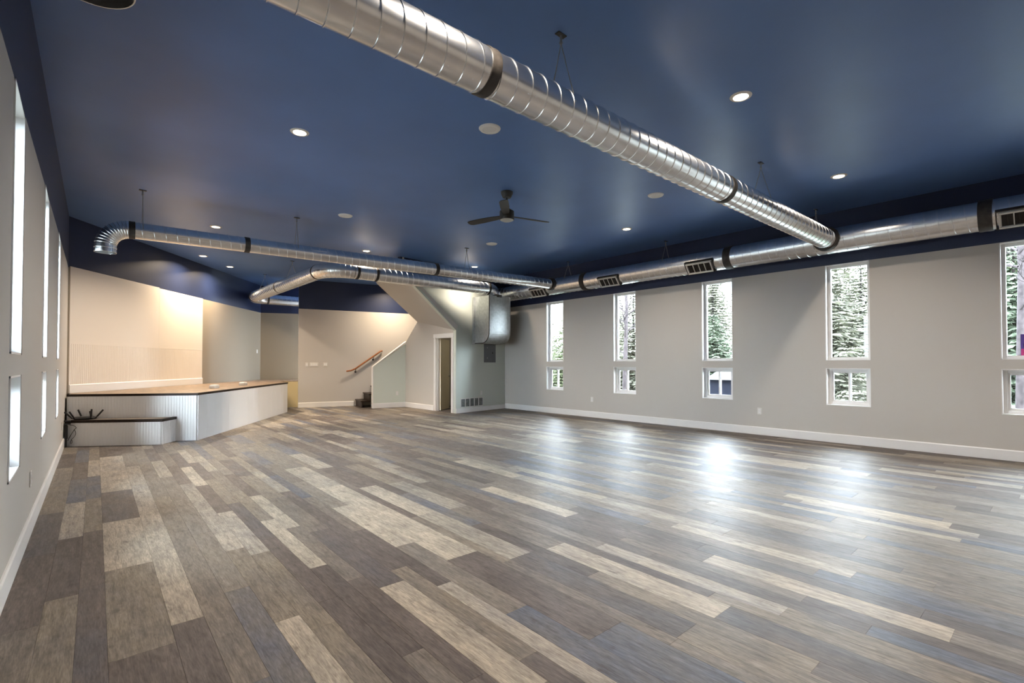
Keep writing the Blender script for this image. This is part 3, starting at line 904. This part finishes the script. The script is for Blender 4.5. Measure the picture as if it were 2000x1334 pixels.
duct_tube(e2, r4+.003, 'elbow', fd); gores(e2, r4+.003, fd)
duct_tube([e2[-1], e2[-1]+Vector((1.05,0,0))], r4, 'pipe', fd); seam(e2[-1], e2[-1]+Vector((1.05,0,0)), r4, fd)
duct_tube(e0, r4+.003, 'elbow', fd); gores(e0, r4+.003, fd)
for p_, t_ in ((p_a-Vector((.04,0,0)), (1,0,0)), (e1[0]+Vector((.08,0,0)), (1,0,0)), (e1[0]+Vector((.52,0,0)), (1,0,0)), (e1[-1]+Vector((0,.03,0)), (0,1,0)),
               (Vector((LX, 13.6, FZ)), (0,1,0)), (e2[0]-Vector((0,.03,0)), (0,1,0)), (e2[-1]+Vector((.06,0,0)), (1,0,0))):
    ring(p_, t_, r4, .055, .008, 'joint_band', 'mastic', fd)

# rectangular plenum on the corner wall
pl = empty('sheet_metal_plenum', (8.4, 10.5, 1.88))
tag(pl, 'rectangular sheet metal plenum curving into the corner wall', 'plenum')
PX0, PX1, PY0, PZ0, PZ1 = 8.06, 8.78, 10.12, 1.86, 3.12
def side_prof(ins=0.0):
    pts = [(PY0+ins, PZ1), (PY0+ins, PZ0+.32)]
    for k in range(1, 9):
        a = math.pi/2*k/8
        pts.append((PY0+.30-(.30-ins)*math.cos(a), PZ0+.30-(.30-ins)*math.sin(a)+.0))
    pts += [(10.80, PZ0+ins), (10.80, PZ1)]
    return pts
mb = MB(); mb.extrude([(PX0, y, z) for y, z in side_prof()], (PX1-PX0, 0, 0)); mb.build('body', 'galvanized_flat', pl)
# standing corner seams
for x in (PX0, PX1):
    mb = MB(); mb.sweep([(x, y, z) for y, z in side_prof()[:-1]], .012, 8); mb.build('corner_seam', 'mastic' if x == PX0 else 'galvanized_flat', pl, smooth=50)
mb = MB(); mb.box((PX0-.006, PY0-.006, 2.20), (PX1+.006, PY0+.01, 2.225)); mb.box((PX0-.007, PY0-.004, 2.20), (PX0+.01, 10.80, 2.225)); mb.build('cross_seam', 'galvanized_flat', pl)
mb = MB(); mb.box((PX0-.006, PY0-.006, 2.74), (PX1+.006, PY0+.01, 2.75)); mb.box((PX0-.007, PY0-.004, 2.74), (PX0+.01, 10.80, 2.75)); mb.build('cross_seam', 'galvanized_flat', pl)
mb = MB(); mb.box((PX0-.05, 10.74, PZ0-.03), (PX0+.001, 10.80, PZ1)); mb.build('wall_flange', 'galvanized_flat', pl)
ring((8.40, FY, PZ1-.0), (0,0,1), r4, .07, .03, 'collar', 'mastic', pl)

# hangers
def hanger(x, y, label, wires):
    h = empty('duct_hanger', (x, y, CEIL))
    tag(h, label, 'hanger', 'ceiling duct hangers')
    mb = MB(); mb.bbox((x-.045,y-.022,CEIL-.008),(x+.045,y+.022,CEIL), .002); mb.build('plate', 'black_metal', h)
    mb = MB(); mb.sweep([(x,y,CEIL),(x,y,CEIL-.05)], .009, 8); mb.sweep([(x,y,CEIL-.05),(x,y,CEIL-.065),(x,y,CEIL-.08)], [.008,.014,.008], 8); mb.build('eye_bolt', 'wire_steel', h, smooth=50)
    for wpt in wires:
        MB().sweep([(x,y,CEIL-.07), wpt], .0036, 6).build('wire', 'wire_steel', h)
def vee(x, y, z, r): return [(x-.0, y-r*.98, z), (x, y+r*.98, z)]
hanger(2.74, 2.56, 'duct hanger with a long wire loop over the near duct, left of its middle', vee(2.74, 2.56, 3.25, .150))
hanger(6.40, 2.56, 'duct hanger over the near duct close to the right wall', vee(6.40, 2.56, 3.26, .150))
hanger(0.64, 8.89, 'duct hanger with a plain wire next to the open elbow', vee(0.64, 8.89, 3.23, .120))
hanger(2.77, 8.82, 'duct hanger over the slim duct left of the fan', vee(2.77, 8.82, 3.25, .120))
hanger(6.30, 8.70, 'duct hanger over the slim duct right of the fan', vee(6.30, 8.70, 3.28, .120))
for y, lab in ((8.2, 'main duct hanger nearest to the far corner'), (5.5, 'main duct hanger left of the middle joint band'), (2.75, 'main duct hanger above the crossing of the near duct')):
    hanger(MX, y, lab, vee(MX, y, MZ, .0)[:1] and [(MX-.203, y, MZ), (MX+.203, y, MZ)])
hanger(LX, 12.6, 'duct hanger over the far bent duct, nearer one', [(LX-.16, 12.6, FZ), (LX+.16, 12.6, FZ)])
hanger(LX, 15.0, 'duct hanger over the far bent duct, farther one', [(LX-.16, 15.0, FZ), (LX+.16, 15.0, FZ)])

# ------------------------------------------------------------------ ceiling lamps, speakers, fan
lamp_ring = MB().lathe([(.062,-.001),(.068,-.010),(.090,-.008),(.098,0.0)], n=32).mesh('trim_ring', 'white_trim', smooth=40)
lamp_lens = MB().lathe([(0.0001,-.006),(.04,-.0058),(.066,-.003)], n=32).mesh('lens', 'lamp_lens', smooth=40)
ld = bpy.data.lights.new('downlight', 'AREA')
ld.shape = 'DISK'; ld.size = .125; ld.energy = LAMP_W; ld.color = (1.0, 0.86, 0.71); ld.spread = R(135)
ls = ld.copy(); ls.name = 'stage_downlight'; ls.energy = LAMP_W*2.0; ls.color = (1.0, 0.80, 0.58); ls.spread = R(150)
lf = ld.copy(); lf.name = 'far_downlight'; lf.energy = LAMP_W*2.3; lf.color = (1.0, 0.83, 0.65)
LS = [(1.76,5.53,'left of the near duct, closest to the left wall'), (4.66,2.04,'right of the near duct at the top of the picture'), (7.64,2.05,'right of the near duct close to the main duct'),
      (7.65,5.48,'right of the fan by the main duct'), (1.83,10.38,'just above the slim duct near its elbow'), (4.76,10.38,'just above the far bent duct'),
      (7.66,10.23,'in the far corner above the plenum'), (2.11,13.39,'over the stage, left one'), (2.87,14.42,'over the stage, right one'),
      (1.76,2.04,'behind the viewer overhead'), (1.76,-1.4,'added at the rear left outside the picture for foreground light'), (4.66,-1.4,'added at the rear middle outside the picture for foreground light'), (7.64,-1.4,'added at the rear right outside the picture for foreground light'),  # rear row is unseen, added to light the foreground
      (7.3,13.75,'over the stairs, added to brighten the far end')]  # stair lamp is added to brighten the walls around it
for x, y, lab in LS:
    r = empty('recessed_light', (x, y, CEIL))
    tag(r, 'glowing recessed ceiling light ' + lab, 'ceiling light', 'recessed ceiling lights')
    inst('trim_ring', lamp_ring, r); inst('lens', lamp_lens, r)
    o = bpy.data.objects.new('bulb', ls if 'over the st' in lab else lf if y > 9 and x < 7 else ld); COL.objects.link(o); o.parent = r; o.location = (0,0,-.014)
sp_ring = MB().lathe([(.070,-.004),(.078,-.016),(.108,-.012),(.118,0)], n=36).mesh('rim', 'speaker_white', smooth=40)
sp_dome = MB().lathe([(.0001,-.009),(.05,-.009),(.079,-.009)], n=36).mesh('grille', 'speaker_mesh', smooth=40)
for x, y, lab in ((3.27,4.10,'left of the near duct'), (3.35,8.14,'above the slim duct left of the fan'), (6.44,4.09,'right of the fan below the near duct'), (6.46,8.03,'just below the fan')):
    r = empty('ceiling_speaker', (x, y, CEIL))
    tag(r, 'round white unlit ceiling disc ' + lab, 'ceiling speaker', 'white discs on the ceiling')
    inst('rim', sp_ring, r); inst('grille', sp_dome, r)
fx, fy = 4.676, 5.458
fan = empty('ceiling_fan', (fx, fy, CEIL))
tag(fan, 'black ceiling fan with a pale round lens hanging from the navy ceiling', 'ceiling fan')
MB().lathe([(.0001,0),(.088,0),(.086,-.03),(.060,-.085),(.0001,-.088)], (fx,fy,CEIL), 28).build('canopy', 'fan_black', fan, smooth=40)
MB().sweep([(fx,fy,CEIL-.08),(fx,fy,CEIL-.235)], .014, 14).build('downrod', 'fan_black', fan, smooth=40)
MB().lathe([(.0001,0),(.038,0),(.038,-.03),(.060,-.045),(.106,-.075),(.108,-.19),(.104,-.20),(.0001,-.20)], (fx,fy,CEIL-.215), 32).build('motor_housing', 'fan_black', fan, smooth=35)
MB().lathe([(.0001,-.022),(.06,-.020),(.095,-.006),(.100,0),(.0001,0)], (fx,fy,CEIL-.413), 32).build('lens', 'fan_lens', fan, smooth=50)
for k in range(3):
    M = Matrix.Translation((fx,fy,CEIL-.355)) @ Matrix.Rotation(R(-14+120*k), 4, 'Z') @ Matrix.Rotation(R(12), 4, 'X')
    mb = MB()
    out = [(.09,-.035),(.20,-.055),(.45,-.068),(.66,-.066),(.70,-.045),(.71,0),(.70,.040),(.64,.058),(.42,.062),(.20,.050),(.09,.035)]
    vs = [M @ Vector((x,y,.004)) for x,y in out] + [M @ Vector((x,y,-.004)) for x,y in out]
    m_ = len(out)
    mb.add(vs, [tuple(range(m_-1,-1,-1))[::-1], tuple(range(2*m_-1,m_-1,-1))] + [(i,i+m_,(i+1)%m_+m_,(i+1)%m_) for i in range(m_)])
    mb.build('blade', 'fan_blade', fan)

# ------------------------------------------------------------------ router, post and cord on the step
rt = empty('wifi_router', (0.04, 10.60, .405))
tag(rt, 'black router with upright flat antennas lying on the stage step', 'router')
ra = math.atan2((BP[1]-BP[0]).y, (BP[1]-BP[0]).x)
RM = Matrix.Translation((0.045, 10.56, .405)) @ Matrix.Rotation(ra+R(18), 4, 'Z')
mb = MB()
body = [(-.13,-.09),(-.05,-.115),(.05,-.115),(.13,-.09),(.16,0),(.13,.08),(.05,.10),(-.05,.10),(-.13,.08),(-.16,0)]
vs = [RM @ Vector((x*.85,y*.85,.006)) for x,y in body] + [RM @ Vector((x,y,.022)) for x,y in body] + [RM @ Vector((x*.75,y*.75,.045)) for x,y in body]
nb_ = len(body)
mb.add(vs, [tuple(range(nb_-1,-1,-1)), tuple(range(2*nb_,3*nb_))] + [(j*nb_+i, j*nb_+(i+1)%nb_, (j+1)*nb_+(i+1)%nb_, (j+1)*nb_+i) for j in (0,1) for i in range(nb_)])
mb.build('body', 'black_plastic', rt)
mb = MB(); mb.bbox((-.05,-.03,.045),(.05,.03,.050), .002, M=RM); mb.build('top_badge', 'panel_grey', rt)
for (bx_, by_), (tx, ty, tz) in (((.15,-.03),(.25,-.05,.15)), ((.10,-.09),(.12,-.12,.17)), ((-.10,-.09),(-.16,-.12,.14)), ((-.15,-.02),(-.25,-.02,.13)), ((-.06,.09),(-.12,.12,.15)), ((.06,.09),(.03,.13,.12))):
    p0 = RM @ Vector((bx_,by_,.02)); p1 = RM @ Vector((tx,ty,tz))
    ax = (p1-p0).normalized(); sx = ax.cross(Vector((0.45,0.85,.1))).normalized(); sy = ax.cross(sx)
    M = Matrix(((sx.x,sy.x,ax.x,p0.x),(sx.y,sy.y,ax.y,p0.y),(sx.z,sy.z,ax.z,p0.z),(0,0,0,1)))
    Lh = (p1-p0).length
    an = MB().bbox((-.012,-.006,.03),(.012,.006,Lh), .003, M=M).build('antenna', 'black_plastic', rt)
    MB().bbox((-.009,-.008,-.01),(.009,.008,.035), .003, M=M).build('hinge', 'black_plastic', an)
ps = empty('equipment_post', (-0.165, 10.39, 0))
tag(ps, 'thin black upright post with clamp in the corner beside the stage step', 'post')
mb = MB(); mb.bbox((-.185,10.375,0),(-.160,10.40,.36), .003); mb.build('post', 'black_metal', ps)
mb = MB(); mb.bbox((-.193,10.365,.13),(-.152,10.41,.34), .004); mb.build('sleeve', 'black_plastic', ps)
for z in (.35, .395): 
    mb = MB(); mb.bbox((-.20,10.36,z),(-.12,10.42,z+.022), .003); mb.build('clamp', 'black_plastic', ps)
cpts = [(-.13,10.405,.34),(-.09,10.37,.335),(-.055,10.345,.30),(-.075,10.36,.27),(-.10,10.38,.22),(-.135,10.395,.14),(-.15,10.40,.10)]
def smooth_path(p, k=5):
    p = [Vector(q) for q in p]; out = []
    for i in range(len(p)-1):
        a = p[max(i-1,0)]; b = p[i]; c = p[i+1]; d = p[min(i+2,len(p)-1)]
        for j in range(k):
            t = j/k
            out.append(.5*((2*b)+(c-a)*t+(2*a-5*b+4*c-d)*t*t+(3*b-a-3*c+d)*t**3))
    return out + [p[-1]]
cord = empty('power_cord', (-.1, 10.38, .1)); tag(cord, 'thin black cords dangling in front of the stage step', 'cord')
MB().sweep(smooth_path(cpts), .0045, 6).build('cable', 'black_plastic', cord, smooth=60)
MB().sweep(smooth_path([(-.075,10.36,.27),(-.06,10.35,.22),(-.065,10.352,.18),(-.08,10.362,.15),(-.11,10.38,.11),(-.12,10.386,.06),(-.105,10.377,.055),(-.10,10.375,.09),(-.11,10.38,.11)]), .0035, 6).build('cable', 'black_plastic', cord, smooth=60)

# poster in the nearest right window
po = empty('window_poster', (XR+.115, .33, 1.41))
tag(po, 'purple and pink poster taped in the tall window at the right picture edge', 'poster')
MB().box((XR+.1115, .17, 1.40), (XR+.1145, .468, 1.70)).build('sheet', 'poster_purple', po)
MB().box((XR+.1105, .175, 1.405), (XR+.1115, .463, 1.505)).build('pink_band', 'poster_pink', po)
MB().box((XR+.1105, .20, 1.525), (XR+.1115, .44, 1.575)).build('dark_band', 'black_plastic', po)
MB().box((XR+.1105, .24, 1.60), (XR+.1115, .40, 1.63)).build('pale_line', 'plate_white', po)
for k in range(3): MB().box((XR+.1098, .20, 1.425+k*.024), (XR+.1105, .44-.04*k, 1.435+k*.024)).build('text_line', 'plate_white', po)

# ------------------------------------------------------------------ outdoors
GZ = -0.35
gd = MB().box((9.7, -60, GZ-.5), (90, 90, GZ)).build('ground_right', 'snow_ground'); struct(gd, 'pale ground outside the right windows', 'ground')
gl = MB().box((-60, -40, GZ-.5), (-0.75, 70, GZ)).build('ground_left', 'snow_ground'); struct(gl, 'pale ground outside the left windows', 'ground')
def conifer_mesh(seed, h, rad, fol):
    q = random.Random(seed)
    tr = MB(); tr.sweep([(0,0,0),(0.02*h*.1,0,h*.5),(0,0,h)], [h*.014, h*.009, .01], 8)
    cr = MB()
    z = h*.05
    while z < h*.99:
        f = 1-z/h
        L0 = rad*(f**.8)+.10
        nb_ = q.randint(6, 9)
        a0 = q.uniform(0, 6.28)
        for k in range(nb_):
            a = a0 + 6.283*k/nb_ + q.uniform(-.25,.25)
            L_ = L0*q.uniform(.7,1.12)
            d = Vector((math.cos(a), math.sin(a), 0)); side = Vector((-d.y, d.x, 0))
            ns = max(4, int(L_/.075))
            for s_ in range(ns):
                t = (s_+q.random()*.8)/ns
                base_ = d*(L_*t) + Vector((0,0,z - .38*L_*t + .22*L_*t*t))
                wsp = .34*L_*(1-t)*.7+.10
                for sg in (-1, 1):
                    tip = base_ + side*sg*wsp*q.uniform(.6,1.1) + d*wsp*.8 + Vector((0,0,-wsp*q.uniform(.25,.7)))
                    ax = (tip-base_); pw = ax.cross(Vector((q.uniform(-1,1),q.uniform(-1,1),1))).normalized()*(.018+.036*q.random())
                    m_ = base_ + ax*.5
                    cr.add([base_, m_+pw, tip, m_-pw], [(0,1,2,3)])
        z += max(.10, h*.019)*q.uniform(.7,1.2)
    return tr.mesh('trunk', 'bark', smooth=60), cr.mesh('foliage', fol)
protos = [conifer_mesh(1, 7.5, 1.9, 'foliage_a'), conifer_mesh(2, 9.0, 2.2, 'foliage_b'), conifer_mesh(3, 6.0, 1.7, 'foliage_c'), conifer_mesh(4, 11.0, 2.5, 'foliage_b')]
def tree(x, y, k, sc, label, rz):
    r = empty('spruce_tree', (x, y, GZ)); tag(r, label, 'tree', 'spruce trees outside')
    r.scale = (sc, sc, sc*(.85 if y < 2 else .60)); r.rotation_euler = (0,0,rz)
    inst('trunk', protos[k][0], r); inst('foliage', protos[k][1], r)
TR = random.Random(5)
T = [(15.5,14.2,0,.85,'spruce tree seen in the window nearest to the far corner'), (20.5,20.5,1,1.0,'spruce tree in the distance behind the far corner window'),
     (18.6,13.0,1,.9,'spruce tree seen in the window second from the far corner'), (23.0,17.6,3,.9,'tall spruce farther away behind the second far window'),
     (22.0,11.0,2,1.1,'spruce tree seen left in the middle window'), (24.0,8.6,3,.9,'tall spruce behind the middle window'),
     (15.6,4.6,1,.95,'broad spruce filling the second window from the right edge'), (19.6,3.4,3,.9,'tall spruce behind the second window from the right edge'),
     (16.3,.9,2,1.0,'low spruce seen in the window at the right picture edge'), (20.6,1.6,0,1.15,'spruce in the distance behind the right edge window'),
     (30.0,15.0,3,1.15,'pale spruce in the farthest row behind the middle window'), (26.0,3.8,3,1.1,'pale spruce in the farthest row behind the right windows'),
     (30.0,22.5,3,1.1,'pale spruce in the farthest row behind the far corner'), (32.0,7.6,3,1.15,'pale spruce in the farthest row behind the shed'),
     (38.0,24.5,3,1.1,'very tall pale spruce far behind the second far window'), (25.5,.3,1,1.2,'pale spruce far behind the right picture edge window'),
     (35.0,17.3,3,1.35,'tall pale spruce on the horizon behind the middle window'), (36.0,9.4,3,1.35,'tall pale spruce on the horizon behind the second window from the right edge'),
     (22.5,26.5,1,1.2,'spruce far off left of the far corner window view')]
for x, y, k, s_, lab in T: tree(x, y, k, s_, lab, TR.uniform(0, 6))
def birch(x, y, h, seed, label):
    q = random.Random(seed)
    r = empty('bare_tree', (x, y, GZ)); tag(r, label, 'tree', 'bare trees outside')
    tk = MB(); tk.sweep([(x,y,GZ),(x+.1,y-.05,GZ+h*.5),(x+.05,y+.1,GZ+h)], [.09,.06,.015], 8); tk.build('trunk', 'birch_bark', r, smooth=60)
    mb = MB()
    def grow(p, d, L_, rr, lev):
        e = p + d*L_; m_ = p + d*L_*.5 + Vector((q.uniform(-1,1),q.uniform(-1,1),q.uniform(-.3,.6)))*L_*.06
        mb.sweep([p, m_, e], [rr, rr*.8, rr*.5], 5, caps=False)
        if lev < 3:
            for k in range(4):
                nd = (d + Vector((q.uniform(-1,1),q.uniform(-1,1),q.uniform(-.2,.9)))*.8).normalized()
                grow(p + d*L_*q.uniform(.35,1), nd, L_*q.uniform(.45,.7), rr*.55, lev+1)
    for k in range(14):
        z = GZ + h*q.uniform(.2,.95); a = q.uniform(0,6.28)
        grow(Vector((x+.07,y,z)), Vector((math.cos(a),math.sin(a),q.uniform(.3,.9))).normalized(), h*.16*q.uniform(.7,1.3), .022, 0)
    mb.build('branches', 'birch_bark', r)
birch(13.1, 0.66, 7.0, 3, 'bare branched tree seen in the window at the right picture edge')
birch(14.6, 10.6, 7.5, 8, 'bare branched tree seen in the window second from the far corner')
sh = empty('garden_shed', (17.6, 7.3, GZ)); tag(sh, 'dark blue shed seen low in the middle window', 'shed')
mb = MB(); mb.box((17.2,6.2,GZ),(19.0,8.75,.74)); mb.build('wall', 'shed_blue', sh)
mb = MB(); mb.extrude([(17.0,6.1,.74),(19.2,6.1,.74),(18.1,6.1,1.05)], (0,2.75,0)); mb.build('roof', 'shed_roof', sh)
mb = MB(); mb.bbox((17.17,7.1,GZ+.1),(17.2,7.9,.66), .004); mb.build('door', 'shed_blue', sh)
